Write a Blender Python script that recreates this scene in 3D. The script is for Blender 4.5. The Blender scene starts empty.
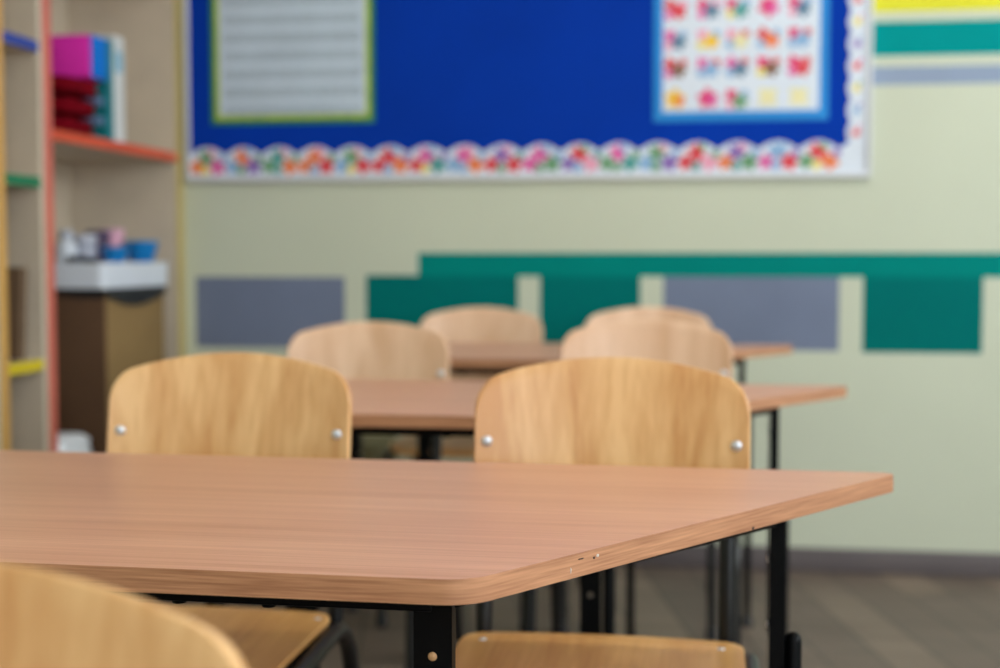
import bpy, bmesh, math, random
from mathutils import Vector, Matrix
R = math.radians
sc = bpy.context.scene
COL = sc.collection

# ------------------------------------------------------------------ materials
def lin(c):
    out = []
    for v in c:
        v /= 255.0
        out.append(v / 12.92 if v <= 0.04045 else ((v + 0.055) / 1.055) ** 2.4)
    return (out[0], out[1], out[2], 1.0)

def new_mat(name):
    m = bpy.data.materials.new(name); m.use_nodes = True
    nt = m.node_tree
    return m, nt, nt.nodes['Principled BSDF']

def plain(name, rgb, rough=0.5, metal=0.0, var=0.06, scale=6.0, spec=0.5):
    """a paint or plastic with a faint mottling of its own"""
    m, nt, b = new_mat(name)
    b.inputs['Roughness'].default_value = rough
    b.inputs['Metallic'].default_value = metal
    b.inputs['Specular IOR Level'].default_value = spec
    tc = nt.nodes.new('ShaderNodeTexCoord')
    n = nt.nodes.new('ShaderNodeTexNoise'); n.inputs['Scale'].default_value = scale; n.inputs['Detail'].default_value = 3
    rp = nt.nodes.new('ShaderNodeValToRGB')
    c = lin(rgb)
    rp.color_ramp.elements[0].position = 0.3; rp.color_ramp.elements[1].position = 0.7
    rp.color_ramp.elements[0].color = (c[0]*(1-var), c[1]*(1-var), c[2]*(1-var), 1)
    rp.color_ramp.elements[1].color = (min(1, c[0]*(1+var)), min(1, c[1]*(1+var)), min(1, c[2]*(1+var)), 1)
    nt.links.new(tc.outputs['Object'], n.inputs['Vector'])
    nt.links.new(n.outputs['Fac'], rp.inputs['Fac'])
    nt.links.new(rp.outputs['Color'], b.inputs['Base Color'])
    return m

def wood(name, dark, light, broad, fine, rough=0.4, broad_mix=0.7, distort=0.6, spec=0.5, contrast=(0.3, 0.7)):
    """broad, fine: (x, y, z) noise frequencies; the low one is the grain direction"""
    m, nt, b = new_mat(name)
    b.inputs['Roughness'].default_value = rough
    b.inputs['Specular IOR Level'].default_value = spec
    tc = nt.nodes.new('ShaderNodeTexCoord'); oi = nt.nodes.new('ShaderNodeObjectInfo')
    mul = nt.nodes.new('ShaderNodeMath'); mul.operation = 'MULTIPLY'; mul.inputs[1].default_value = 37.0
    nt.links.new(oi.outputs['Random'], mul.inputs[0])
    facs = []
    for fr, det, dis in ((broad, 2.5, distort), (fine, 3.0, 0.0)):
        mp = nt.nodes.new('ShaderNodeMapping'); mp.inputs['Scale'].default_value = fr
        n = nt.nodes.new('ShaderNodeTexNoise'); n.noise_dimensions = '4D'
        n.inputs['Scale'].default_value = 1.0; n.inputs['Detail'].default_value = det
        n.inputs['Distortion'].default_value = dis
        nt.links.new(tc.outputs['Object'], mp.inputs['Vector'])
        nt.links.new(mp.outputs['Vector'], n.inputs['Vector'])
        nt.links.new(mul.outputs[0], n.inputs['W'])
        facs.append(n.outputs['Fac'])
    mx = nt.nodes.new('ShaderNodeMix'); mx.data_type = 'FLOAT'
    mx.inputs[0].default_value = 1 - broad_mix
    nt.links.new(facs[0], mx.inputs[2]); nt.links.new(facs[1], mx.inputs[3])
    rp = nt.nodes.new('ShaderNodeValToRGB')
    rp.color_ramp.elements[0].position, rp.color_ramp.elements[1].position = contrast
    rp.color_ramp.elements[0].color = lin(dark); rp.color_ramp.elements[1].color = lin(light)
    nt.links.new(mx.outputs[0], rp.inputs['Fac'])
    nt.links.new(rp.outputs['Color'], b.inputs['Base Color'])
    return m

M = {}
M['beech'] = wood('beech_laminate', (192, 134, 104), (226, 172, 142), (1.0, 22, 22), (4, 260, 260), 0.36, 0.35, 0.2, contrast=(0.30, 0.70))
M['beech_edge'] = wood('beech_edge_band', (150, 98, 66), (206, 150, 110), (6, 6, 120), (18, 18, 520), 0.5, 0.4, 0.2, contrast=(0.33, 0.67))
M['ply_back'] = wood('birch_plywood_backrest', (204, 146, 88), (236, 190, 134), (17, 17, 1.5), (150, 150, 5), 0.30, 0.8, 1.0, contrast=(0.40, 0.60))
M['ply_sheen'] = wood('pale_plywood_backrest', (216, 172, 136), (240, 203, 172), (13, 13, 1.2), (150, 150, 5), 0.26, 0.8, 0.8, contrast=(0.36, 0.64))  # window sheen on the rear backrests, painted in as a paler pinkish tone
M['ply_seat'] = wood('birch_plywood_seat', (188, 132, 72), (224, 174, 108), (14, 1.8, 14), (160, 5, 160), 0.30, 0.72, 0.9, contrast=(0.36, 0.64))
M['black'] = plain('black_painted_steel', (5, 6, 8), 0.42, 0.0, 0.15, 20, .12)
M['tube'] = plain('black_tube_enamel', (6, 7, 10), 0.34, 0.0, 0.15, 20, .5)
M['black_plastic'] = plain('black_plastic', (20, 22, 26), 0.5, 0.0, 0.1, 20)
M['steel'] = plain('zinc_bolt', (226, 230, 240), 0.38, 0.7, 0.05, 80)
M['laminate'] = plain('beige_laminate', (204, 189, 168), 0.5, 0, 0.05, 9)
M['wall'] = plain('pale_green_wall_paint', (203, 208, 187), 0.6, 0, 0.02, 2.5, .3)
M['teal'] = plain('teal_wall_paint', (0, 112, 108), 0.7, 0, 0.04, 3, .05)
M['teal_band'] = plain('teal_wall_paint_band', (0, 132, 124), 0.7, 0, 0.04, 3, .05)
M['teal_high'] = plain('bright_teal_wall_paint', (0, 144, 144), 0.7, 0, 0.04, 3, .05)
M['grey_paint'] = plain('blue_grey_wall_paint', (116, 126, 150), 0.6, 0, 0.07, 4, .2)
M['lilac_paint'] = plain('lilac_grey_wall_paint', (140, 156, 182), 0.55, 0, 0.04, 4)
M['yellow_paint'] = plain('yellow_wall_paint', (222, 218, 50), 0.6, 0, 0.04, 3, .2)
M['white_wall'] = plain('white_paint', (232, 232, 228), 0.7, 0, 0.02, 3)
M['board_blue'] = plain('royal_blue_paper', (0, 54, 164), 0.8, 0, 0.07, 3, .1)
M['frame_white'] = plain('white_frame_paint', (214, 216, 222), 0.4, 0, 0.03, 5)
M['paper'] = plain('white_paper', (220, 228, 240), 0.7, 0, 0.03, 8)
M['skirting'] = plain('grey_plum_skirting', (98, 90, 91), 0.55, 0, 0.06, 6)
M['glass'] = None

def sheet(name, rgb, rough=0.55, **k):
    if name not in M: M[name] = plain(name, rgb, rough, **k)
    return M[name]

# floor: long boards of worn grey-brown vinyl
def floor_mat():
    m, nt, b = new_mat('grey_brown_plank_vinyl')
    tc = nt.nodes.new('ShaderNodeTexCoord')
    mp = nt.nodes.new('ShaderNodeMapping'); mp.inputs['Rotation'].default_value = (0, 0, R(78))
    br = nt.nodes.new('ShaderNodeTexBrick')
    br.inputs['Scale'].default_value = 1.0; br.inputs['Brick Width'].default_value = 1.1; br.inputs['Row Height'].default_value = 0.14
    br.inputs['Mortar Size'].default_value = 0.003; br.inputs['Bias'].default_value = 0.0
    br.inputs['Color1'].default_value = lin((138, 121, 106)); br.inputs['Color2'].default_value = lin((106, 92, 83))
    br.inputs['Mortar'].default_value = lin((62, 55, 50))
    n = nt.nodes.new('ShaderNodeTexNoise'); n.inputs['Scale'].default_value = 1.0; n.inputs['Detail'].default_value = 4
    mp2 = nt.nodes.new('ShaderNodeMapping'); mp2.inputs['Scale'].default_value = (2.5, 14, 1); mp2.inputs['Rotation'].default_value = (0, 0, R(78))
    mx = nt.nodes.new('ShaderNodeMix'); mx.data_type = 'RGBA'; mx.blend_type = 'MULTIPLY'; mx.inputs[0].default_value = 0.75
    rp = nt.nodes.new('ShaderNodeValToRGB')
    rp.color_ramp.elements[0].position = 0.3; rp.color_ramp.elements[1].position = 0.7
    rp.color_ramp.elements[0].color = (0.55, 0.53, 0.50, 1); rp.color_ramp.elements[1].color = (1.0, 1.0, 0.98, 1)
    L = nt.links.new
    L(tc.outputs['Object'], mp.inputs['Vector']); L(mp.outputs['Vector'], br.inputs['Vector'])
    L(tc.outputs['Object'], mp2.inputs['Vector']); L(mp2.outputs['Vector'], n.inputs['Vector'])
    L(n.outputs['Fac'], rp.inputs['Fac'])
    L(br.outputs['Color'], mx.inputs[6]); L(rp.outputs['Color'], mx.inputs[7])
    L(mx.outputs[2], b.inputs['Base Color'])
    b.inputs['Roughness'].default_value = 0.5
    return m
M['floor'] = floor_mat()

def pane_mat():
    m, nt, b = new_mat('window_glass')
    t = nt.nodes.new('ShaderNodeBsdfTransparent'); g = nt.nodes.new('ShaderNodeBsdfGlossy'); mx = nt.nodes.new('ShaderNodeMixShader')
    g.inputs['Roughness'].default_value = 0.02; mx.inputs[0].default_value = 0.06
    nt.links.new(t.outputs[0], mx.inputs[1]); nt.links.new(g.outputs[0], mx.inputs[2])
    nt.links.new(mx.outputs[0], nt.nodes['Material Output'].inputs['Surface'])
    return m
M['glass'] = pane_mat()

# ------------------------------------------------------------------ mesh helpers
def obj(name, bm, mat, parent=None, smooth=None):
    me = bpy.data.meshes.new(name)
    bmesh.ops.recalc_face_normals(bm, faces=bm.faces)
    bm.to_mesh(me); bm.free()
    for mm in (mat if isinstance(mat, (list, tuple)) else [mat]): me.materials.append(mm)
    o = bpy.data.objects.new(name, me); COL.objects.link(o)
    if parent is not None: o.parent = parent
    if smooth is not None:
        for p in me.polygons: p.use_smooth = True
        me.set_sharp_from_angle(angle=R(smooth))
    return o

def tag(o, label=None, cat=None, group=None, kind=None):
    if label: o['label'] = label
    if cat: o['category'] = cat
    if group: o['group'] = group
    if kind: o['kind'] = kind
    return o

def empty(name, loc, rz=0):
    o = bpy.data.objects.new(name, None); COL.objects.link(o)
    o.location = loc; o.rotation_euler.z = rz; o.empty_display_size = 0.1
    return o

def copy_tree(o, parent=None):
    c = o.copy(); COL.objects.link(c)
    if parent is not None: c.parent = parent
    for ch in o.children: copy_tree(ch, c)
    return c

def box(bm, x0, x1, y0, y1, z0, z1, bev=0.0, rot=None, mi=0):
    v = [bm.verts.new((x, y, z)) for z in (z0, z1) for y in (y0, y1) for x in (x0, x1)]
    fs = [bm.faces.new([v[i] for i in q]) for q in ((0,2,3,1),(4,5,7,6),(0,1,5,4),(2,6,7,3),(0,4,6,2),(1,3,7,5))]
    for f in fs: f.material_index = mi
    if rot: bmesh.ops.transform(bm, matrix=rot, verts=v)
    if bev:
        es = list({e for f in fs for e in f.edges})
        bmesh.ops.bevel(bm, geom=es, offset=bev, segments=2, affect='EDGES', profile=0.5)

def boxobj(name, mat, x0, x1, y0, y1, z0, z1, bev=0.0, parent=None):
    bm = bmesh.new(); box(bm, x0, x1, y0, y1, z0, z1, bev)
    return obj(name, bm, mat, parent, 40 if bev else None)

def fillet(pts, r, n=6):
    pts = [Vector(p) for p in pts]; out = [pts[0]]
    for a, b, c in zip(pts, pts[1:], pts[2:]):
        d1, d2 = (a - b), (c - b)
        k = min(r, d1.length * 0.45, d2.length * 0.45)
        p, q = b + d1.normalized() * k, b + d2.normalized() * k
        for i in range(n + 1):
            t = i / n
            out.append(p * (1-t)**2 + b * 2*t*(1-t) + q * t*t)
    out.append(pts[-1]); return out

def tube(bm, pts, r, seg=14, cap=True, dome=False, fr=0.0):
    P = fillet(pts, fr) if fr else [Vector(p) for p in pts]
    rr = [r] * len(P)
    if dome:
        d = (P[-1] - P[-2]).normalized(); e = P[-1]
        for k in (1, 2, 3):
            a = k / 3 * R(85); P.append(e + d * r * math.sin(a)); rr.append(r * math.cos(a))
    t0 = (P[1] - P[0]).normalized()
    n = t0.orthogonal().normalized(); rings = []; prev = t0
    for i, p in enumerate(P):
        t = (P[min(i+1, len(P)-1)] - P[max(i-1, 0)]).normalized()
        n = (prev.rotation_difference(t) @ n); n = (n - t * n.dot(t)).normalized(); prev = t
        b = t.cross(n)
        rings.append([bm.verts.new(p + (n * math.cos(2*math.pi*k/seg) + b * math.sin(2*math.pi*k/seg)) * rr[i]) for k in range(seg)])
    for a, b in zip(rings, rings[1:]):
        for k in range(seg):
            bm.faces.new((a[k], a[(k+1) % seg], b[(k+1) % seg], b[k]))
    if cap:
        bm.faces.new(rings[0]); bm.faces.new(rings[-1])

def lathe(bm, prof, seg=24, centre=(0, 0, 0), rot=None):
    rings = []; vs = []
    for r, z in prof:
        if r < 1e-6: v = bm.verts.new((0, 0, z)); rings.append([v]); vs.append(v)
        else:
            ring = [bm.verts.new((r*math.cos(2*math.pi*k/seg), r*math.sin(2*math.pi*k/seg), z)) for k in range(seg)]
            rings.append(ring); vs += ring
    for a, b in zip(rings, rings[1:]):
        for k in range(seg):
            k2 = (k+1) % seg
            if len(a) == 1 and len(b) == 1: continue
            if len(a) == 1: bm.faces.new((a[0], b[k2], b[k]))
            elif len(b) == 1: bm.faces.new((a[k], a[k2], b[0]))
            else: bm.faces.new((a[k], a[k2], b[k2], b[k]))
    m = Matrix.Translation(centre)
    if rot is not None: m = m @ rot
    bmesh.ops.transform(bm, matrix=m, verts=vs)

def prism(bm, poly, z0, z1, bev=0.0, seg=2, top_only=True):
    lo = [bm.verts.new((x, y, z0)) for x, y in poly]; hi = [bm.verts.new((x, y, z1)) for x, y in poly]
    n = len(poly)
    fb = bm.faces.new(lo[::-1]); ft = bm.faces.new(hi)
    sides = [bm.faces.new((lo[i], lo[(i+1) % n], hi[(i+1) % n], hi[i])) for i in range(n)]
    if bev:
        es = list(ft.edges) + ([] if top_only else list(fb.edges))
        bmesh.ops.bevel(bm, geom=es, offset=bev, segments=seg, affect='EDGES', profile=0.5)
    return sides

def round_poly(pts, rads, n=8):
    out = []; N = len(pts)
    for i in range(N):
        a, b, c = Vector(pts[i-1]), Vector(pts[i]), Vector(pts[(i+1) % N])
        u, v = (a-b).normalized(), (c-b).normalized()
        ang = u.angle(v); r = rads[i]
        k = r / math.tan(ang/2)
        cen = b + (u+v).normalized() * (r / math.sin(ang/2))
        p, q = b + u*k - cen, b + v*k - cen
        for j in range(n+1):
            d = p.lerp(q, j/n).normalized() * r
            out.append(tuple(cen + d))
    return out

def plate(bm, W, top, bot, surf, t, NU=36, NV=10, bev=0.0025):
    """a bent board: columns over u in -1..1, rows from bot(u) to top(u); surf(x, s) -> point, offset normal"""
    us = [math.sin(math.pi/2 * (-1 + 2*i/NU)) for i in range(NU+1)]
    F, B = [], []
    for u in us:
        fc, bc = [], []
        for j in range(NV+1):
            s = bot(u) + (top(u) - bot(u)) * j/NV
            p, n = surf(u * W/2, u, s)
            fc.append(bm.verts.new(p)); bc.append(bm.verts.new(p + n * t))
        F.append(fc); B.append(bc)
    for i in range(NU):
        for j in range(NV):
            bm.faces.new((F[i][j], F[i+1][j], F[i+1][j+1], F[i][j+1]))
            bm.faces.new((B[i][j], B[i][j+1], B[i+1][j+1], B[i+1][j]))
    rim = []
    loop = [(i, 0) for i in range(NU)] + [(NU, j) for j in range(NV)] + [(i, NV) for i in range(NU, 0, -1)] + [(0, j) for j in range(NV, 0, -1)]
    for k in range(len(loop)):
        (i, j), (i2, j2) = loop[k], loop[(k+1) % len(loop)]
        rim.append(bm.faces.new((F[i][j], B[i][j], B[i2][j2], F[i2][j2])))
    bm.normal_update()
    rs = set(rim)
    es = [e for f in rim for e in f.edges if not all(g in rs for g in e.link_faces)]
    bmesh.ops.bevel(bm, geom=list(set(es)), offset=bev, segments=2, affect='EDGES', profile=0.5)

# ------------------------------------------------------------------ the room
WY = 4.33          # face of the back wall
XL, XR, YF, ZC = -2.06, 2.9, -3.9, 3.0

def structure(o): o['kind'] = 'structure'; return o

structure(boxobj('floor', M['floor'], XL-0.1, XR+0.1, YF-0.1, WY+0.1, -0.1, 0))
structure(boxobj('ceiling', M['white_wall'], XL-0.1, XR+0.1, YF-0.1, WY+0.1, ZC, ZC+0.1))

# back wall with its painted bars and blocks
rects = [  # x0, x1, z0, z1, material
    (-1.650, -1.150, 0.674, 0.903, 'grey_paint'),
    (-1.080, -0.911, 0.676, 0.909, 'teal'),
    (-0.911, -0.590, 0.676, 0.906, 'teal'),
    (-0.520, -0.207, 0.676, 0.906, 'teal'),
    (-0.136, 0.396, 0.680, 0.906, 'grey_paint'),
    (0.466, 0.816, 0.677, 0.906, 'teal'),
    (0.886, 1.420, 0.680, 0.906, 'grey_paint'),
    (1.490, 1.840, 0.677, 0.906, 'teal'),
    (1.910, 2.260, 0.677, 0.906, 'grey_paint'),
    (2.330, 2.680, 0.677, 0.906, 'teal'),
    (-0.910, 2.90, 0.906, 0.980, 'teal_band'),
    (0.20, 2.90, 1.699, 1.79, 'yellow_paint'),
    (0.20, 2.90, 1.568, 1.670, 'teal_high'),
    (0.20, 2.90, 1.482, 1.537, 'lilac_paint'),
]
names = ['wall'] + sorted({r[4] for r in rects})
xs = sorted({XL-0.1, XR+0.1} | {r[0] for r in rects} | {r[1] for r in rects})
zs = sorted({-0.0, ZC} | {r[2] for r in rects} | {r[3] for r in rects})
bm = bmesh.new()
g = [[bm.verts.new((x, WY, z)) for z in zs] for x in xs]
for i in range(len(xs)-1):
    for j in range(len(zs)-1):
        f = bm.faces.new((g[i][j], g[i+1][j], g[i+1][j+1], g[i][j+1]))
        cx, cz = (xs[i]+xs[i+1])/2, (zs[j]+zs[j+1])/2
        for r in rects:
            if r[0] < cx < r[1] and r[2] < cz < r[3]: f.material_index = names.index(r[4])
ext = bmesh.ops.extrude_face_region(bm, geom=list(bm.faces))
bmesh.ops.translate(bm, vec=(0, 0.1, 0), verts=[v for v in ext['geom'] if isinstance(v, bmesh.types.BMVert)])
structure(obj('wall_back', bm, [M[n] for n in names]))
structure(boxobj('wall_left', M['wall'], XL-0.1, XL, YF, WY, 0, ZC))
FX0, FX1, WZ0, WZ1 = .9, 2.5, 0.9, 2.75
bm = bmesh.new()
box(bm, XL-.1, XR+.1, YF-.1, YF, 0, WZ0); box(bm, XL-.1, XR+.1, YF-.1, YF, WZ1, ZC); box(bm, XL-.1, FX0, YF-.1, YF, WZ0, WZ1); box(bm, FX1, XR+.1, YF-.1, YF, WZ0, WZ1)
structure(obj('wall_front', bm, M['white_wall']))
def window(n, loc, rz, hw, h):
    w = empty('window_%d' % n, loc, rz); structure(w)
    bm = bmesh.new()
    for (y0, y1, z0, z1) in ((-hw, hw, 0, .06), (-hw, hw, h-.06, h), (-hw, -hw+.06, .06, h-.06), (hw-.06, hw, .06, h-.06), (-.03, .03, .06, h-.06)):
        box(bm, -.03, .03, y0, y1, z0, z1)
    obj('window_frame', bm, M['frame_white'], w)
    boxobj('window_pane', M['glass'], -.003, .003, -hw+.06, hw-.06, .06, h-.06, 0, w)
    boxobj('window_sill', M['frame_white'], -.2, -.03, -hw-.05, hw+.05, -.03, 0, .005, w)
window(4, ((FX0+FX1)/2, YF-.05, WZ0), R(-90), (FX1-FX0)/2, WZ1-WZ0)  # unseen window, added to throw sheen and front light on the chairs
structure(boxobj('baseboard_back', M['skirting'], XL+0.38, XR, WY-0.014, WY, 0, 0.074, 0.003))
structure(boxobj('baseboard_right', M['skirting'], XR-0.014, XR, YF, WY-0.014, 0, 0.074, 0.003))

# window wall on the right
wins = [(-3.5, -1.3), (-0.8, 1.4), (1.9, 3.9)]
bm = bmesh.new()
ys = [YF] + [v for w in wins for v in w] + [WY]
box(bm, XR, XR+0.1, YF, WY, 0, WZ0); box(bm, XR, XR+0.1, YF, WY, WZ1, ZC)
for k in range(0, len(ys), 2): box(bm, XR, XR+0.1, ys[k], ys[k+1], WZ0, WZ1)
structure(obj('wall_right', bm, M['wall']))
for i, (a, b) in enumerate(wins):
    window(i+1, (XR+0.05, (a+b)/2, WZ0), 0, (b-a)/2, WZ1-WZ0)

# ------------------------------------------------------------------ bulletin board
BX0, BX1, BZ0, BZ1 = -1.672, 0.482, 1.208, 2.30
bb = tag(empty('bulletin_board', ((BX0+BX1)/2, WY, BZ0)), 'large royal blue bulletin board in a white frame with a scalloped floral border', 'bulletin board')
bw, bh = (BX1-BX0)/2, BZ1-BZ0
boxobj('panel', M['board_blue'], -bw+.012, bw-.012, -.012, -.001, .012, bh-.012, 0, bb)
bm = bmesh.new()
for a in ((-bw, bw, 0, .014), (-bw, bw, bh-.014, bh), (-bw, -bw+.014, .014, bh-.014), (bw-.014, bw, .014, bh-.014)):
    box(bm, a[0], a[1], -.020, -.0005, a[2], a[3], .002)
obj('frame', bm, M['frame_white'], bb, 40)
# border strips: a white paper scallop with printed flowers in many colours
pal = [('print_red', (222, 60, 72)), ('print_pink', (226, 96, 168)), ('print_orange', (238, 128, 74)), ('print_green', (104, 156, 112)),
       ('print_violet', (138, 104, 182)), ('print_sky', (134, 176, 216)), ('print_teal', (74, 156, 152)), ('print_rose', (238, 162, 190)), ('print_yellow', (236, 218, 110))]
pm = [sheet(n, c, 0.6) for n, c in pal]
def flower(bm, x, z, r, mi, y, n=6, ph=0.0):
    N = n*4; c = bm.verts.new((x, y, z))
    ring = [bm.verts.new((x + r*(.78+.22*math.cos(n*(2*math.pi*k/N)))*math.cos(2*math.pi*k/N+ph), y, z + r*(.78+.22*math.cos(n*(2*math.pi*k/N)))*math.sin(2*math.pi*k/N+ph))) for k in range(N)]
    for k in range(N):
        f = bm.faces.new((c, ring[k], ring[(k+1) % N])); f.material_index = mi
def scallop(bm, length, base, bump, period, y, phase=0.0):
    """strip along +x from 0 to length, its scalloped side towards +z"""
    n = int(length / period * 10)
    lo = [bm.verts.new((length*i/n, y, 0)) for i in range(n+1)]
    hi = [bm.verts.new((length*i/n, y, base + bump*abs(math.sin(math.pi*(length*i/n/period+phase))))) for i in range(n+1)]
    for i in range(n): bm.faces.new((lo[i], lo[i+1], hi[i+1], hi[i])).material_index = 0
rnd = random.Random(11)
def border(name, length, base, bump, period, dense):
    bm = bmesh.new(); scallop(bm, length, base, bump, period, -.0135)
    k = 0; x = period*0.5
    seq = [0, 3, 1, 0, 3, 2, 5, 1, 6, 0, 4, 2, 3, 1, 0, 5]
    while x < length - period*.3:
        top = base + bump
        if dense:
            a, b, c, d = [seq[(k*3+i*5 + rnd.randint(0, 2)) % len(seq)] for i in range(4)]
            flower(bm, x - period*.02, top*.66, top*.33, 1+a, -.0139, 6, rnd.random())
            flower(bm, x + period*.28, top*.36, top*.32, 1+(b if b != a else 7), -.0140, 5, rnd.random())
            flower(bm, x - period*.30, top*.36, top*.29, 1+c, -.0141, 5, rnd.random())
            flower(bm, x - period*.05, top*.24, top*.19, 1+rnd.choice([5, 3, 6, 8]), -.0142, 6, rnd.random())
            flower(bm, x + period*.44, top*.62, top*.16, 1+rnd.choice([3, 5, 6, 4]), -.0143, 5, rnd.random())
            flower(bm, x + period*.12, top*.82, top*.15, 1+rnd.choice([5, 7, 3]), -.0143, 5, rnd.random())
        else:
            flower(bm, x, top*.55, top*.26, 1+[0, 5, 8, 0, 4, 8, 0, 5][k % 8], -.0139, 5, rnd.random())
            flower(bm, x + period*.25, top*.38, top*.12, 1+[7, 4, 3, 1, 5, 7][k % 6], -.0140, 5, rnd.random())
        k += 1; x += period
    return obj(name, bm, [M['paper']] + pm, bb)
o = border('border_strip', 2*bw-.024, .074, .026, .1205, True)
o.location = (-bw+.012, 0, .012)
o = border('border_strip', bh-.12, .050, .010, .066, False)
o.rotation_euler = (0, R(-90), 0)      # runs upward, scallops towards the middle
o.location = (bw-.012, -.0004, .10)

# ------------------------------------------------------------------ posters on the board
yb = WY - .0125
def number_poster():
    p = tag(empty('poster', (-1.315, yb, 1.392)), 'white chart of small grey rows with a green border, on the blue bulletin board', 'poster')
    w, h = .269, .70
    bm = bmesh.new(); box(bm, -w, w, -.002, 0, 0, h)
    obj('backing_sheet', bm, sheet('poster_green', (40, 132, 60), .6), p)
    bm = bmesh.new()
    a = .015
    for q in ((-w+a, w-a, a, .030), (-w+a, w-a, h-.030, h-a), (-w+a, -w+.030, .030, h-.030), (w-.030, w-a, .030, h-.030)):
        box(bm, q[0], q[1], -.003, -.0019, q[2], q[3])
    obj('border_print', bm, sheet('poster_lime', (176, 194, 62), .6, var=.25, scale=40), p)
    # white centre with rows of tiny grey figures that read only as texture
    bm = bmesh.new(); box(bm, -w+.028, w-.028, -.0032, -.0019, .028, h-.028)
    rr = random.Random(5)
    z = h - .075
    while z > .045:
        for line in range(3):
            x = -w+.046
            while x < w-.05:
                l = rr.uniform(.007, .013)
                f = bm.faces.new([bm.verts.new(c) for c in ((x, -.0034, z-line*.0115), (x+l, -.0034, z-line*.0115), (x+l, -.0034, z-line*.0115+.007), (x, -.0034, z-line*.0115+.007))])
                f.material_index = 1
                x += l + rr.uniform(.003, .005)
        z -= .0575
    obj('printed_rows', bm, [sheet('cool_white_paper', (200, 214, 228), .7), sheet('print_grey', (142, 160, 172), .7)], p)
number_poster()

def picture_poster():
    p = tag(empty('poster', (.093, yb, 1.381)), 'white chart of small bright pictures with a light blue border, on the bulletin board', 'poster')
    w, h = .262, .70
    bm = bmesh.new(); box(bm, -w, w, -.002, 0, 0, h)
    obj('backing_sheet', bm, sheet('poster_azure', (8, 136, 214), .6), p)
    bm = bmesh.new(); box(bm, -w+.028, w-.028, -.003, -.0019, .030, h-.030)
    mats = [M['paper']] + pm + [sheet('print_gold', (244, 196, 40), .6), sheet('print_brown', (128, 92, 70), .6), sheet('print_cream', (236, 228, 176), .6), sheet('print_slate', (92, 128, 156), .6), sheet('print_crimson', (226, 40, 112), .6)]
    RED, PINK, ORG, GRN, VIO, SKY, TEAL, ROSE, YEL, GOLD, BRN, CRM, SLT, CRI = range(1, 15)
    cx = [-.197, -.098, -.011, .082, .174]
    rows = [(.064, [(GOLD, ORG), (CRI, PINK), (CRI, GRN), (CRM, CRM), (CRM, CRM)]),
            (.161, [(RED, BRN), (PINK, SKY), (PINK, SLT), (CRI, BRN), (CRI, RED)]),
            (.246, [(PINK, SLT), (ROSE, GOLD), (ROSE, CRM), (RED, ORG), (CRI, SKY)]),
            (.338, [(RED, RED), (CRI, SLT), (CRI, TEAL), (CRI, PINK), (CRI, SLT)]),
            (.430, [(PINK, GRN), (CRI, ORG), (RED, SKY), (ROSE, VIO), (CRI, BRN)]),
            (.522, [(CRI, SKY), (RED, GRN), (PINK, ORG), (CRI, SLT), (PINK, GOLD)]),
            (.614, [(RED, VIO), (CRI, TEAL), (ROSE, BRN), (RED, SKY), (CRI, GRN)])]
    rr = random.Random(3)
    for z, cells in rows:
        for x, (a, b) in zip(cx, cells):
            if a == CRM:
                flower(bm, x, z+.006, .036, CRM, -.0032, 4, .78); continue
            if b == PINK or a == GOLD: flower(bm, x, z+.004, .036, a, -.0032, 5, rr.random()); flower(bm, x+.014, z-.002, .020, b, -.0034, 5, rr.random()); continue
            flower(bm, x-.016, z+.014, .023, a, -.0032, 4, rr.random())
            flower(bm, x+.010, z-.006, .028, b, -.0034, 6, rr.random())
            flower(bm, x-.020, z-.016, .018, rr.choice([ROSE, SKY, YEL, PINK]), -.0033, 5, rr.random())
            flower(bm, x+.024, z+.016, .016, rr.choice([ROSE, SKY, RED]), -.0033, 5, rr.random())
    obj('printed_pictures', bm, mats, p)
picture_poster()

# ------------------------------------------------------------------ bookcases along the left wall
SX0, SX1 = XL + .004, -1.684     # back and front of the shelving
SH = 2.15
def bookcase(name, y0, y1, near_w, far_w, near_c, far_c, shelves, label):
    t = tag(empty(name, ((SX0+SX1)/2, (y0+y1)/2, 0)), label, 'bookcase')
    ox, oy = (SX0+SX1)/2, (y0+y1)/2
    def B(n, m, a, b, c, d, e, f, par=t, bev=0): return boxobj(n, m, a-ox, b-ox, c-oy, d-oy, e, f, bev, par)
    for (a, b, c) in ((y0, y0+near_w, near_c), (y1-far_w, y1, far_c)):
        s = B('side_panel', M['laminate'], SX0, SX1-.004, a, b, 0, SH)
        B('edge_strip', sheet(*c, .45), SX1-.004, SX1, a, b, 0, SH, s)
    B('back_panel', M['laminate'], SX0, SX0+.006, y0+near_w, y1-far_w, .06, SH)
    B('top_panel', M['laminate'], SX0+.006, SX1-.004, y0+near_w, y1-far_w, SH-.022, SH)
    B('plinth', M['laminate'], SX1-.05, SX1-.03, y0+near_w, y1-far_w, 0, .06)
    for z, c in shelves:
        s = B('shelf', M['laminate'], SX0+.006, SX1-.004, y0+near_w, y1-far_w, z-.024, z)
        B('edge_strip', sheet(*c, .45), SX1-.004, SX1+.001, y0+near_w, y1-far_w, z-.026, z+.001, s)
    return t
ORANGE = ('edge_orange_red', (212, 82, 44)); SALMON = ('edge_salmon', (206, 106, 88)); OCHRE = ('edge_ochre', (206, 158, 84)); OLIVE = ('edge_olive_yellow', (188, 168, 104)); BEIGE = ('edge_beige', (204, 189, 168))
BLUE = ('edge_blue', (44, 66, 150)); GREEN = ('edge_green', (0, 118, 76)); YELLOW = ('edge_yellow', (214, 190, 20))
bookcase('bookcase', 3.128, 3.366, .036, .022, OCHRE, BEIGE, [(.06+.024, YELLOW), (.705, YELLOW), (1.170, GREEN), (1.512, BLUE), (1.86, YELLOW)],
         'narrow bookcase with blue, green and yellow shelf edges along the left wall')
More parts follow.
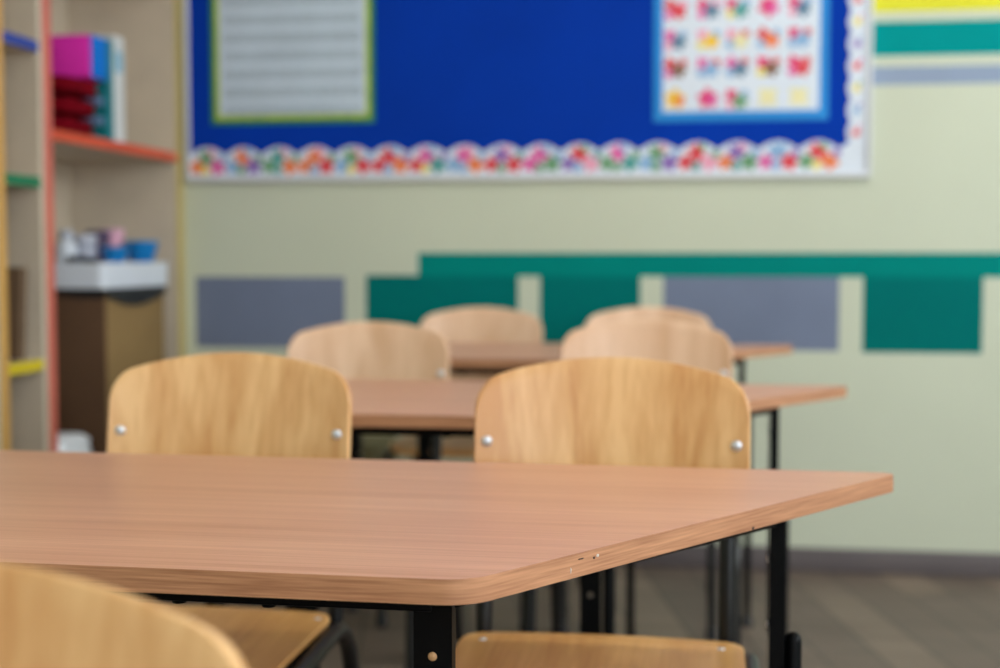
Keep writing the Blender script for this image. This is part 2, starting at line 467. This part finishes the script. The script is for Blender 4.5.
bookcase('bookcase', 3.368, 4.326, .046, .054, SALMON, OLIVE, [(.084, ORANGE), (.36, ORANGE), (1.298, ORANGE), (1.86, ORANGE)],
         'wide bookcase with a salmon red upright and orange shelf edge in the back corner')

# things on the shelves
def hexa_cloth(seed, lx, ly, lz, amp, n=14):
    """a folded soft bundle: a superellipsoid with creases"""
    rr = random.Random(seed); bm = bmesh.new()
    bmesh.ops.create_icosphere(bm, subdivisions=4, radius=1)
    ph = [rr.uniform(0, 6.28) for _ in range(6)]
    for v in bm.verts:
        c = v.co; s = [math.copysign(abs(k)**.45, k) for k in c]
        w = 1 + amp*(math.sin(5*c.x+9*c.z+ph[0]) + .7*math.sin(7*c.y-11*c.z+ph[1]) + .6*math.sin(13*c.z+3*c.x*c.y+ph[2]))
        v.co = (s[0]*lx*w, s[1]*ly*w, (s[2]+1)*lz)
    return bm
ZS = 1.299
maroon = sheet('dark_red_cloth', (104, 4, 18), .9, var=.35, scale=25, spec=.05)
zb = ZS
for i, lab in enumerate(('crumpled dark red cloth bundle lowest in the pile on the orange edged shelf',
                         'crumpled dark red cloth bundle in the middle of the pile on the orange edged shelf',
                         'crumpled dark red cloth bundle right under the magenta box')):
    o = obj('cloth_bundle', hexa_cloth(20+i, .132, .112, .0264, .03), maroon, None, 60)
    o.location = (-1.838+.006*i, 3.640+.003*i, zb); zb += .0545
    tag(o, lab, 'cloth', 'dark red cloth bundles on the orange edged shelf')
    if i:
        bm = bmesh.new(); box(bm, -.05, .058, -.014, .016, 0, .020, .002)
        o = obj('exercise_book', bm, sheet('grey_blue_cover', (96, 124, 160), .6), None, 40); o.location = (-1.755, 3.744, zb-.0545-.012)
        tag(o, ('', 'grey blue booklet between the lowest and middle dark red bundles', 'grey blue booklet between the middle and top dark red bundles')[i], 'book', 'booklets among the dark red cloth')
zb += .001
mb = tag(empty('storage_box', (-1.84, 3.712, zb)), 'magenta box with a bright blue side, on top of the dark red cloth pile', 'box')
bm = bmesh.new(); box(bm, -.14, .146, -.048, .045, 0, .118, .003); obj('body', bm, sheet('magenta_card', (222, 46, 172), .6, spec=.2), mb, 40)
bm = bmesh.new(); box(bm, .1462, .152, -.042, .047, .001, .117, .001); box(bm, -.14, .152, .0452, .051, .001, .117, .001); obj('spine', bm, sheet('bright_blue_card', (0, 112, 204), .6, spec=.2), mb, 40)
def binder(y0, y1, h, rgb, name, lab, spine_label=None):
    t = tag(empty('binder', (-1.83, (y0+y1)/2, ZS)), lab, 'binder')
    hw = (y1-y0)/2; m = sheet(name, rgb, .5)
    bm = bmesh.new(); box(bm, -.16, .138, -hw, -hw+.003, 0, h, .0008); box(bm, -.16, .138, hw-.003, hw, 0, h, .0008); obj('cover', bm, m, t)
    bm = bmesh.new(); box(bm, .1382, .142, -hw, hw, 0, h, .001); obj('spine', bm, m, t)
    boxobj('pages', M['paper'], -.15, .12, -hw+.0035, hw-.0035, .006, h-.006, 0, t)
    if spine_label: boxobj('spine_label', sheet(*spine_label, .6), .1421, .1427, -hw*.7, hw*.7, h*.66, h*.86, 0, t)
binder(3.766, 3.803, .285, (0, 116, 124), 'teal_card', 'teal binder standing on the orange edged shelf beside the white binder')
binder(3.806, 3.880, .303, (206, 208, 206), 'white_card', 'white binder standing on the orange edged shelf, right of the teal binder', ('pale_blue_label', (130, 176, 198)))

# big brown box, white tray on it
ZB = .3605
bx = tag(empty('cardboard_box', (-1.86, 3.948, ZB)), 'tall brown box with a black liner, under the white tray in the wide bookcase', 'box')
boxobj('body', sheet('brown_card', (138, 112, 74), .8, spec=.1), -.165, .170, -.212, .215, 0, .505, .003, bx)
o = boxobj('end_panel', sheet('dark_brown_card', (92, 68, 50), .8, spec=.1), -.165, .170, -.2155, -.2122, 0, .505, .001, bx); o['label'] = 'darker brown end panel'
bm = bmesh.new()      # liner folded over the rim, hanging in a swag on the room side
n = 24
for face in (0, 1):
    lo, hi = [], []
    for i in range(n+1):
        t = i/n
        drop = .012 + (.030*math.sin(math.pi*min(1, t*1.05))**1.0 if face == 0 else .004*math.sin(9*t))
        p = (.1745, -.218+.436*t) if face == 0 else (-.165+.3395*t, -.2190)
        out = .004 if face == 0 else 0
        lo.append(bm.verts.new((p[0]+out, p[1], .5055-drop))); hi.append(bm.verts.new((p[0], p[1], .517)))
    for i in range(n): bm.faces.new((lo[i], lo[i+1], hi[i+1], hi[i]))
box(bm, -.168, .1735, -.2185, .2185, .5052, .517, .002)
obj('liner', bm, M['black_plastic'], bx)
ty = tag(empty('tray', (-1.86, 3.957, ZB+.5175)), 'white plastic tray lying on the tall brown box in the wide bookcase', 'tray')
TH = .073
bm = bmesh.new()
po = round_poly([(-.172, -.242), (.176, -.242), (.176, .242), (-.172, .242)], [.02]*4, 5)
pi_ = [(x*.965, y*.972) for x, y in po]
N = len(po)
o0 = [bm.verts.new((x*.985, y*.988, 0)) for x, y in po]; o1 = [bm.verts.new((x, y, TH)) for x, y in po]
i1 = [bm.verts.new((x, y, TH)) for x, y in pi_]; i0 = [bm.verts.new((x*.985, y*.985, .060)) for x, y in pi_]
for k in range(N):
    k2 = (k+1) % N
    for A, Bq in ((o0, o1), (o1, i1), (i1, i0)): bm.faces.new((A[k], A[k2], Bq[k2], Bq[k]))
bm.faces.new(o0[::-1]); bm.faces.new(i0)
obj('shell', bm, sheet('white_plastic', (216, 222, 232), .35), ty, 40)
ZT = ZB + .5175 + .0605
def jar(name, x, y, prof, mat, lab, cat, extra=None, z=ZT):
    t = tag(empty(name, (x, y, z)), lab, cat)
    bm = bmesh.new(); lathe(bm, prof); obj('body', bm, mat, t, 40)
    if extra:
        bm = bmesh.new(); lathe(bm, extra[1]); obj(extra[0], bm, extra[2], t, 40)
    return t
white_p = M['white_plastic']
jar('bottle', -1.835, 3.795, [(0, 0), (.029, 0), (.031, .007), (.031, .062), (.017, .076), (.017, .080)], white_p, 'white bottle at the near end of the white tray', 'bottle',
    ('cap', [(.019, .080), (.019, .104), (.016, .108), (0, .108)], sheet('grey_cap', (170, 174, 186), .4)))
jar('jar', -1.815, 3.872, [(0, 0), (.032, 0), (.034, .006), (.034, .068), (.030, .075)], sheet('grey_plastic', (158, 162, 178), .4), 'grey jar standing between the white bottle and small blue tub', 'jar',
    ('lid', [(.035, .075), (.035, .092), (.031, .095), (0, .095)], sheet('pale_lid', (186, 188, 200), .4)))
t = tag(empty('stapler', (-1.765, 3.745, ZT), R(80)), 'small black stapler lying in front of the white bottle', 'stapler')
bm = bmesh.new(); box(bm, -.012, .012, -.05, .05, 0, .009, .002); obj('base', bm, M['black_plastic'], t, 40)
bm = bmesh.new(); box(bm, -.010, .010, -.05, .045, .014, .030, .004, Matrix.Translation((0, 0, 0)) @ Matrix.Rotation(R(5), 4, 'X')); box(bm, -.008, .008, .032, .046, .008, .022); obj('arm', bm, M['black_plastic'], t, 40)
bowl = [(0, 0), (.028, 0), (.034, .004), (.050, .040), (.054, .056), (.051, .056), (.047, .040), (.032, .008), (0, .007)]
sky = sheet('blue_plastic', (0, 120, 190), .3)
def tub(x, y, sr, sz, lab):
    t = tag(empty('tub', (x, y, ZT)), lab, 'tub', 'blue tubs on the white tray')
    bm = bmesh.new(); lathe(bm, [(r*sr, z*sz) for r, z in bowl], 32); obj('body', bm, sky, t, 60)
    bm = bmesh.new(); lathe(bm, [(.054*sr, .056*sz-.003), (.054*sr+.004, .056*sz), (.054*sr, .056*sz+.003), (.054*sr-.004, .056*sz), (.054*sr, .056*sz-.003)], 32); obj('rim', bm, sheet('blue_plastic_rim', (40, 150, 208), .3), t, 60)
tub(-1.742, 3.918, .74, 1.0, 'small blue tub in the middle of the white tray, in front of the plum cup')
tub(-1.748, 4.125, .98, 1.35, 'larger blue tub at the far end of the white tray')
jar('cup', -1.830, 4.105, [(0, 0), (.026, 0), (.034, .112), (.031, .112), (.024, .006), (0, .006)], sheet('pink_plastic', (224, 168, 190), .4), 'tall pink cup standing behind the two blue tubs', 'cup',
    ('rim', [(.034, .110), (.036, .113), (.034, .116), (.031, .113), (.034, .110)], sheet('pink_rim', (232, 186, 202), .4)))
jar('cup', -1.835, 4.010, [(0, 0), (.030, 0), (.036, .105), (.033, .105), (.028, .006), (0, .006)], sheet('plum_plastic', (72, 52, 84), .45), 'dark plum cup left of the pink cup on the white tray', 'cup',
    ('rim', [(.036, .103), (.038, .106), (.036, .109), (.033, .106), (.036, .103)], sheet('plum_rim', (84, 66, 98), .4)))
o = obj('plastic_bag', hexa_cloth(77, .075, .105, .060, .03), sheet('white_bag', (240, 244, 252), .4), None, 60)
o.location = (-1.768, 3.560, ZB); tag(o, 'crumpled white plastic bag beside the brown box in the wide bookcase', 'bag')
t = tag(empty('folder', (-1.80, 3.262, .7062)), 'brown folder leaning on the yellow edged shelf of the narrow bookcase', 'folder')
rot = Matrix.Rotation(R(-5), 4, 'X')
bm = bmesh.new(); box(bm, -.12, .10, -.020, -.017, .003, .235, 0, rot); box(bm, -.12, .10, .004, .007, .003, .235, 0, rot); obj('cover', bm, sheet('brown_cover', (104, 80, 58), .6), t)
bm = bmesh.new(); box(bm, .1002, .103, -.020, .007, .003, .235, 0, rot); obj('spine', bm, sheet('brown_spine', (112, 88, 66), .6), t)
bm = bmesh.new(); box(bm, -.115, .092, -.0168, .0038, .006, .228, 0, rot); obj('pages', bm, M['paper'], t)

# low carton on the floor by the back wall
ct = tag(empty('carton', (-1.26, 4.14, 0)), 'olive brown carton on the floor at the back wall, glimpsed under the middle table', 'box')
olive = sheet('olive_brown_card', (112, 104, 72), .8)
boxobj('body', olive, -.29, .29, -.15, .15, 0, .40, .004, ct)
for k in (-1, 1):
    bm = bmesh.new(); box(bm, -.288, .288, min(0, k*.149)+.001, max(0, k*.149)-.001, .4005, .4045, .001, Matrix.Translation((0, 0, 0))); obj('flap', bm, olive, ct, 40)

# ------------------------------------------------------------------ chairs
CT, CSZ = .837, .484     # top of backrest, top of seat
TILT = math.tan(R(9))
def make_chair(W, top_z=CT, label='', bolt_x=.164, bolt_z=.110, sw=.360, back_dx=0.0):
    """origin on the floor below the backrest's top; the sitter looks towards -y"""
    t = tag(empty('school_chair', (0, 0, 0)), label, 'chair', 'plywood classroom chairs')
    a = W/2; H = .215; dz = top_z - CT
    def top(u):
        d = u*u/2/2.8*a; rc = .17
        k = max(0, abs(u) - (1-rc)) / rc
        return H - d - .20*a*(1 - math.sqrt(max(0, 1-k*k)))
    def bot(u):
        k = max(0, abs(u) - .84) / .16
        return .035*(1 - math.sqrt(max(0, 1-k*k)))
    def surf(x, u, s):
        z = CT - H + s
        y = (z - CT)*TILT - .030*u*u
        n = Vector((.060*u/a, 1, -TILT)).normalized()
        return Vector((x + back_dx, y, z + dz)), n
    bm = bmesh.new(); plate(bm, W, top, bot, surf, .0095, 40, 12)
    back = obj('backrest', bm, M['ply_back'], t, 35)
    for s in (-1, 1):
        zz = CT - bolt_z
        u = bolt_x/a; y = (zz - CT)*TILT - .030*u*u
        bm = bmesh.new()
        lathe(bm, [(0, 0), (.0074, 0), (.0072, .0014), (.0058, .0034), (.0032, .0046), (0, .005)], 16, (s*bolt_x + back_dx, y, zz+dz), Matrix.Rotation(R(90+9), 4, 'X') @ Matrix.Rotation(-s*R(12), 4, 'Y'))
        obj('bolt', bm, M['steel'], back, 50)
    # seat
    sd = .385
    SY = -.070
    def stop(u):
        k = max(0, abs(u) - .86) / .14
        return sd - .014*u*u - .026*(1 - math.sqrt(max(0, 1-k*k)))
    def sbot(u):
        k = max(0, abs(u) - .70) / .30
        return .010*u*u + .060*(1 - math.sqrt(max(0, 1-k*k)))
    def ssurf(x, u, s):
        f = s/sd
        z = CSZ - .018*max(0, 1 - f/.22)**2 - .008*(1-u*u)*math.sin(math.pi*min(1, max(0, f*1.05)))
        return Vector((x, SY - sd + s, z)), Vector((0, 0, -1))
    bm = bmesh.new(); plate(bm, sw, stop, sbot, ssurf, .010, 32, 16)
    seat = obj('seat', bm, M['ply_seat'], t, 35)
    for s in (-1, 1):
        for yy in (-.115, -.385):
            bm = bmesh.new(); lathe(bm, [(0, 0), (.0072, 0), (.0066, .002), (.004, .0038), (0, .0042)], 14, (s*.150, yy, CSZ-.0035 if yy > -.2 else CSZ-.006))
            obj('bolt', bm, M['steel'], seat, 50)
    # steel frame
    r = .0115
    for s in (-1, 1):
        X, XR_ = s*.158, s*(sw/2+.0075)        # upright, and the arched side tube outside the seat
        yb_ = lambda z: (z - CT)*TILT - .030*(.16/a)**2 + .0095 + r + .0025
        zr = CSZ - .016
        yn = yb_(zr)
        bm = bmesh.new(); tube(bm, [(X, yn+.004, zr-.03), (X, yn+.004, zr), (X, yb_(.62), .62+dz*.5), (X, yb_(.765), .765+dz)], r*.97, 14, dome=True); obj('upright', bm, M['tube'], t, 40)
        # arch: seat rail, bending down into the rear leg
        bm = bmesh.new(); tube(bm, [(XR_, -.30, zr-.012), (XR_, yn+.012, zr), (XR_*1.02, .085, .012)], r, 14, fr=.075)
        leg = obj('leg', bm, M['tube'], t, 40)
        bm = bmesh.new(); lathe(bm, [(0, 0), (.014, 0), (.0145, .006), (.0145, .026), (.0122, .030)], 16, (XR_*1.02, .085, 0)); obj('rubber_foot', bm, M['black_plastic'], leg, 40)
        bm = bmesh.new(); tube(bm, [(XR_, -.29, zr-.0115), (XR_*.995, -.425, zr-.018), (XR_*1.02, -.452, .012)], r, 14, fr=.05)
        leg = obj('leg', bm, M['tube'], t, 40)
        bm = bmesh.new(); lathe(bm, [(0, 0), (.014, 0), (.0145, .006), (.0145, .026), (.0122, .030)], 16, (XR_*1.02, -.452, 0)); obj('rubber_foot', bm, M['black_plastic'], leg, 40)
    for yy in (-.13, -.36):
        bm = bmesh.new(); tube(bm, [(-sw/2-.007, yy, CSZ-.026), (sw/2+.007, yy, CSZ-.026)], .009, 12); obj('crossbar', bm, M['tube'], t, 40)
    return t

c_std = make_chair(.354, CT, 'plywood chair pushed under the front table, nearest its right corner', .162, .110, .356, .006)
c_std.location = (-.1295, 1.835, 0)
c_nar = make_chair(.350, CT-.004, 'plywood chair pushed under the front table, beside the bookcase', .158, .110, .328)
c_nar.location = (-.664, 1.900, 0)
c_near = make_chair(.362, .825, 'closest plywood chair, cut off by the photo\'s lower left corner')
c_near.location = (-.376, .615, 0)
for src, loc, hz, lab in ((c_std, (-.133, 2.945, 0), 1.0, 'pale plywood chair pushed under the middle table, closest to that table\'s free corner'),
                      (c_std, (-.729, 2.945, 0), .990, 'plywood chair pushed under the middle table, in front of the grey wall block'),
                      (c_std, (-.172, 3.96, 0), .988, 'plywood chair at the rearmost table, almost hidden behind another chair back'),
                      (c_std, (-.649, 3.96, 0), .984, 'plywood chair at the rearmost table, standing against the teal wall blocks')):
    c = copy_tree(src); c.location = loc; c.scale.z = hz; c['label'] = lab
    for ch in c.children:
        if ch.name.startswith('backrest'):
            ch.material_slots[0].link = 'OBJECT'; ch.material_slots[0].material = M['ply_sheen']  # rear backrests get their sheen from this paler colour

# ------------------------------------------------------------------ trapezoid tables
HT, TT = .717, .0205
def make_table(label):
    """origin on the floor below the middle of the long far edge"""
    t = tag(empty('trapezoid_table', (0, 0, 0)), label, 'table', 'trapezoid classroom tables')
    hl, hs, d = .658, .263, .614
    poly = round_poly([(-hs, -d), (hs, -d), (hl, 0), (-hl, 0)], [.045, .045, .010, .010], 8)
    bm = bmesh.new(); sides = prism(bm, poly, HT-TT, HT, .0022, 3, False)
    bm.faces.ensure_lookup_table(); bm.normal_update()
    for f in bm.faces:
        if abs(f.normal.z) < .3: f.material_index = 1
    obj('tabletop', bm, [M['beech'], M['beech_edge']], t, 35)
    zr1 = HT - TT; zr0 = zr1 - .019
    L = {'n': (.223, -.556), 'f': (.513, -.135)}
    bm = bmesh.new()
    box(bm, -L['n'][0], L['n'][0], L['n'][1]-.010, L['n'][1]+.010, zr0, zr1, .002)
    box(bm, -L['f'][0], L['f'][0], L['f'][1]-.010, L['f'][1]+.010, zr0, zr1, .002)
    for s in (-1, 1):
        a = Vector((s*L['n'][0], L['n'][1], 0)); b = Vector((s*L['f'][0], L['f'][1], 0))
        m = Matrix.Translation(((a+b)/2)) @ Matrix.Rotation(math.atan2(b.y-a.y, b.x-a.x), 4, 'Z')
        h = (b-a).length/2
        box(bm, -h, h, -.010, .010, zr0, zr1, .002, m)
    for x in (-.15, .0, .08): lathe(bm, [(0, -.004), (.006, -.0035), (.007, 0)], 12, (x, L['n'][1], zr0+.0005))
    obj('underframe', bm, M['black'], t, 40)
    for s in (-1, 1):
        for key in 'nf':
            x, y = s*L[key][0], L[key][1]
            # upper leg: folded channel, open at its back, with a drilled wide face
            wx, wy = (.032, .017)
            m = Matrix.Translation((x, y, 0))
            if key == 'f': m = m @ Matrix.Rotation(R(-90) if s > 0 else R(90), 4, 'Z')
            if key == 'f': bmh = (.010, .0105)
            z0, z1 = .26, zr1
            bm = bmesh.new(); nv = []
            holes = [z1 - .056 - .072*k for k in range(5)]
            # front plate as strips with octagonal holes
            hr = .0040; yF, yB = -wy/2, -wy/2 + .0022
            zc = z1
            def q(pts):
                for yy in (yF, yB): bm.faces.new([bm.verts.new((px, yy, pz)) for px, pz in pts])
            for hz in holes:
                q([(-wx/2, zc), (wx/2, zc), (wx/2, hz+.010), (-wx/2, hz+.010)])
                q([(-wx/2, hz+.010), (-.010, hz+.010), (-.010, hz-.010), (-wx/2, hz-.010)]); q([(.010, hz+.010), (wx/2, hz+.010), (wx/2, hz-.010), (.010, hz-.010)])
                K = 24
                ci = [(hr*math.cos(2*math.pi*k/K), hz + hr*math.sin(2*math.pi*k/K)) for k in range(K)]
                sq = []
                for k in range(K):
                    cx_, cz_ = math.cos(2*math.pi*k/K), math.sin(2*math.pi*k/K); mxx = max(abs(cx_), abs(cz_))
                    sq.append((.010*cx_/mxx, hz + .010*cz_/mxx))
                for k in range(K):
                    k2 = (k+1) % K
                    q([ci[k], ci[k2], sq[k2], sq[k]])
                    bm.faces.new([bm.verts.new(p) for p in ((ci[k][0], yF, ci[k][1]), (ci[k2][0], yF, ci[k2][1]), (ci[k2][0], yB, ci[k2][1]), (ci[k][0], yB, ci[k][1]))])
                zc = hz - .010
            q([(-wx/2, zc), (wx/2, zc), (wx/2, z0), (-wx/2, z0)])
            bmesh.ops.remove_doubles(bm, verts=bm.verts, dist=1e-5)
            box(bm, -wx/2, -wx/2+.0022, yB, wy/2, z0, z1); box(bm, wx/2-.0022, wx/2, yB, wy/2, z0, z1)
            bmesh.ops.transform(bm, matrix=m, verts=bm.verts)
            leg = obj('leg', bm, M['black'], t)
            # sliding lower tube with a round cap, clamped beside the channel
            off = Vector((s*.0195, .004, 0)) if key == 'f' else Vector((s*.0275, .004, 0))
            p = Vector((x, y, 0)) + off
            bm = bmesh.new(); tube(bm, [p + Vector((0, 0, .012)), p + Vector((0, 0, .549))], .0095, 18, dome=True); obj('lower_tube', bm, M['black'], leg, 50)
            bm = bmesh.new(); lathe(bm, [(0, 0), (.018, 0), (.019, .005), (.012, .020), (.0100, .026)], 18, p); obj('foot', bm, M['black_plastic'], leg, 50)
            if key == 'n':
                bm = bmesh.new(); lathe(bm, [(0, 0), (.0039, 0), (.0039, .0012), (.003, .0022), (0, .0024)], 16, (x, y-wy/2+.0012, holes[0]), Matrix.Rotation(R(90), 4, 'X'))
                o = obj('hole_plug', bm, sheet('tan_plastic', (196, 150, 104), .5), leg, 50)
            if key == 'f':
                for hz in holes[:4]:
                    bm = bmesh.new(); lathe(bm, [(0, -.001), (.0048, -.001), (.0048, .0008), (.003, .0020), (0, .0022)], 12, (x-s*.0086, y-.006, hz), Matrix.Rotation(-s*R(90), 4, 'Y'))
                    obj('bolt', bm, sheet('dull_bolt', (190, 190, 192), .5, metal=.1), leg, 50)
    return t
FAR = 1.663
t1 = make_table('large front wooden trapezoid table with a chipped edge, in sharp focus')
t1.location = (.224 - .658*math.cos(R(1.1)), FAR + .658*math.sin(R(1.1)), 0); t1.rotation_euler.z = -R(1.1)
for (x, y, lab) in ((-.419, 2.772, 'middle wooden trapezoid table, seen between the two front plywood chairs'),
                    (-.424, 3.790, 'rearmost wooden trapezoid table, close to the painted back wall')):
    c = copy_tree(t1); c.location = (x, y, 0); c.rotation_euler.z = 0; c['label'] = lab
    if y < 3.5: c.scale.x = 1.06
    else: c.scale.z = 1.02      # legs set one notch higher
# worn spots on the slanted edge of the front table
na = Vector((.263, -.614, 0)); nb = Vector((.658, 0, 0)); dd = (nb-na).normalized(); nn = Vector((dd.y, -dd.x, 0))
chip_l = sheet('bare_chip', (200, 190, 182), .4); chip_d = sheet('dark_nick', (70, 44, 32), .7)
def chip(f, z, lx, lz, mat, seed):
    rr = random.Random(seed); bm = bmesh.new(); p = na.lerp(nb, f)
    bmesh.ops.create_icosphere(bm, subdivisions=2, radius=1)
    for v in bm.verts:
        k = rr.uniform(.75, 1.2); c = v.co*k
        v.co = p + dd*c.x*lx + Vector((0, 0, z + c.z*lz)) + nn*(c.y*.0007 - .0002)
    obj('edge_chip', bm, mat, t1, 60)
for a in ((.222, HT-.0065, .0022, .0016, chip_l, 1), (.215, HT-.0075, .0020, .0012, chip_d, 2), (.172, HT-.0135, .0008, .0028, chip_l, 3), (.190, HT-.0055, .0045, .0008, chip_d, 4),
          (.565, HT-TT+.0015, .003, .0022, chip_d, 7)): chip(*a)

# ------------------------------------------------------------------ light
w = bpy.data.worlds.new('sky'); sc.world = w; w.use_nodes = True
bg = w.node_tree.nodes['Background']; bg.inputs[0].default_value = (0.88, 0.95, 1.0, 1); bg.inputs[1].default_value = 6.4
def portal(loc, rot, sx, sy):
    l = bpy.data.lights.new('window_portal', 'AREA'); l.shape = 'RECTANGLE'; l.size = sx; l.size_y = sy
    l.cycles.is_portal = True
    o = bpy.data.objects.new('window_portal', l); COL.objects.link(o); o.location = loc; o.rotation_euler = rot
for i, (a, b) in enumerate(wins): portal((XR+.12, (a+b)/2, (WZ0+WZ1)/2), (0, R(90), 0), WZ1-WZ0, b-a)
portal(((FX0+FX1)/2, YF-.12, (WZ0+WZ1)/2), (R(90), 0, 0), FX1-FX0, WZ1-WZ0)  # sampling aid for the added front window
for (x, y) in ((.2, -1.6), (.2, 1.2), (.2, 3.2), (2.6, -1.6), (2.6, 1.2), (2.6, 3.2)):  # unseen lamps added on the ceiling as warm fill light
    f = tag(empty('added_fill_lamp', (x, y, ZC)), 'white fill lamp added out of view on the classroom ceiling', 'lamp', 'added fill lamps')
    boxobj('housing', M['frame_white'], -.62, .62, -.10, .10, -.06, 0, .006, f)
    l = bpy.data.lights.new('fill_light', 'AREA'); l.shape = 'RECTANGLE'; l.size = 1.16; l.size_y = .16; l.energy = 10; l.color = (1, .95, .88)
    o = bpy.data.objects.new('fill_light', l); COL.objects.link(o); o.location = (x, y, ZC-.07)

# ------------------------------------------------------------------ camera
cam = bpy.data.cameras.new('camera'); co = bpy.data.objects.new('camera', cam); COL.objects.link(co)
cam.sensor_width = 36; cam.lens = 1389*36/1000
pitch = math.atan((334-256)/1389)
co.location = (0, 0, .97); co.rotation_euler = (R(90)-pitch, 0, R(8.5))
cam.clip_start = .02
cam.dof.use_dof = True; cam.dof.focus_distance = 1.20; cam.dof.aperture_fstop = 3.5; cam.dof.aperture_blades = 0
sc.camera = co
sc.view_settings.view_transform = 'Standard'; sc.view_settings.look = 'None'
sc.view_settings.gamma = 1; sc.view_settings.use_curve_mapping = False
sc.view_settings.exposure = 0.0
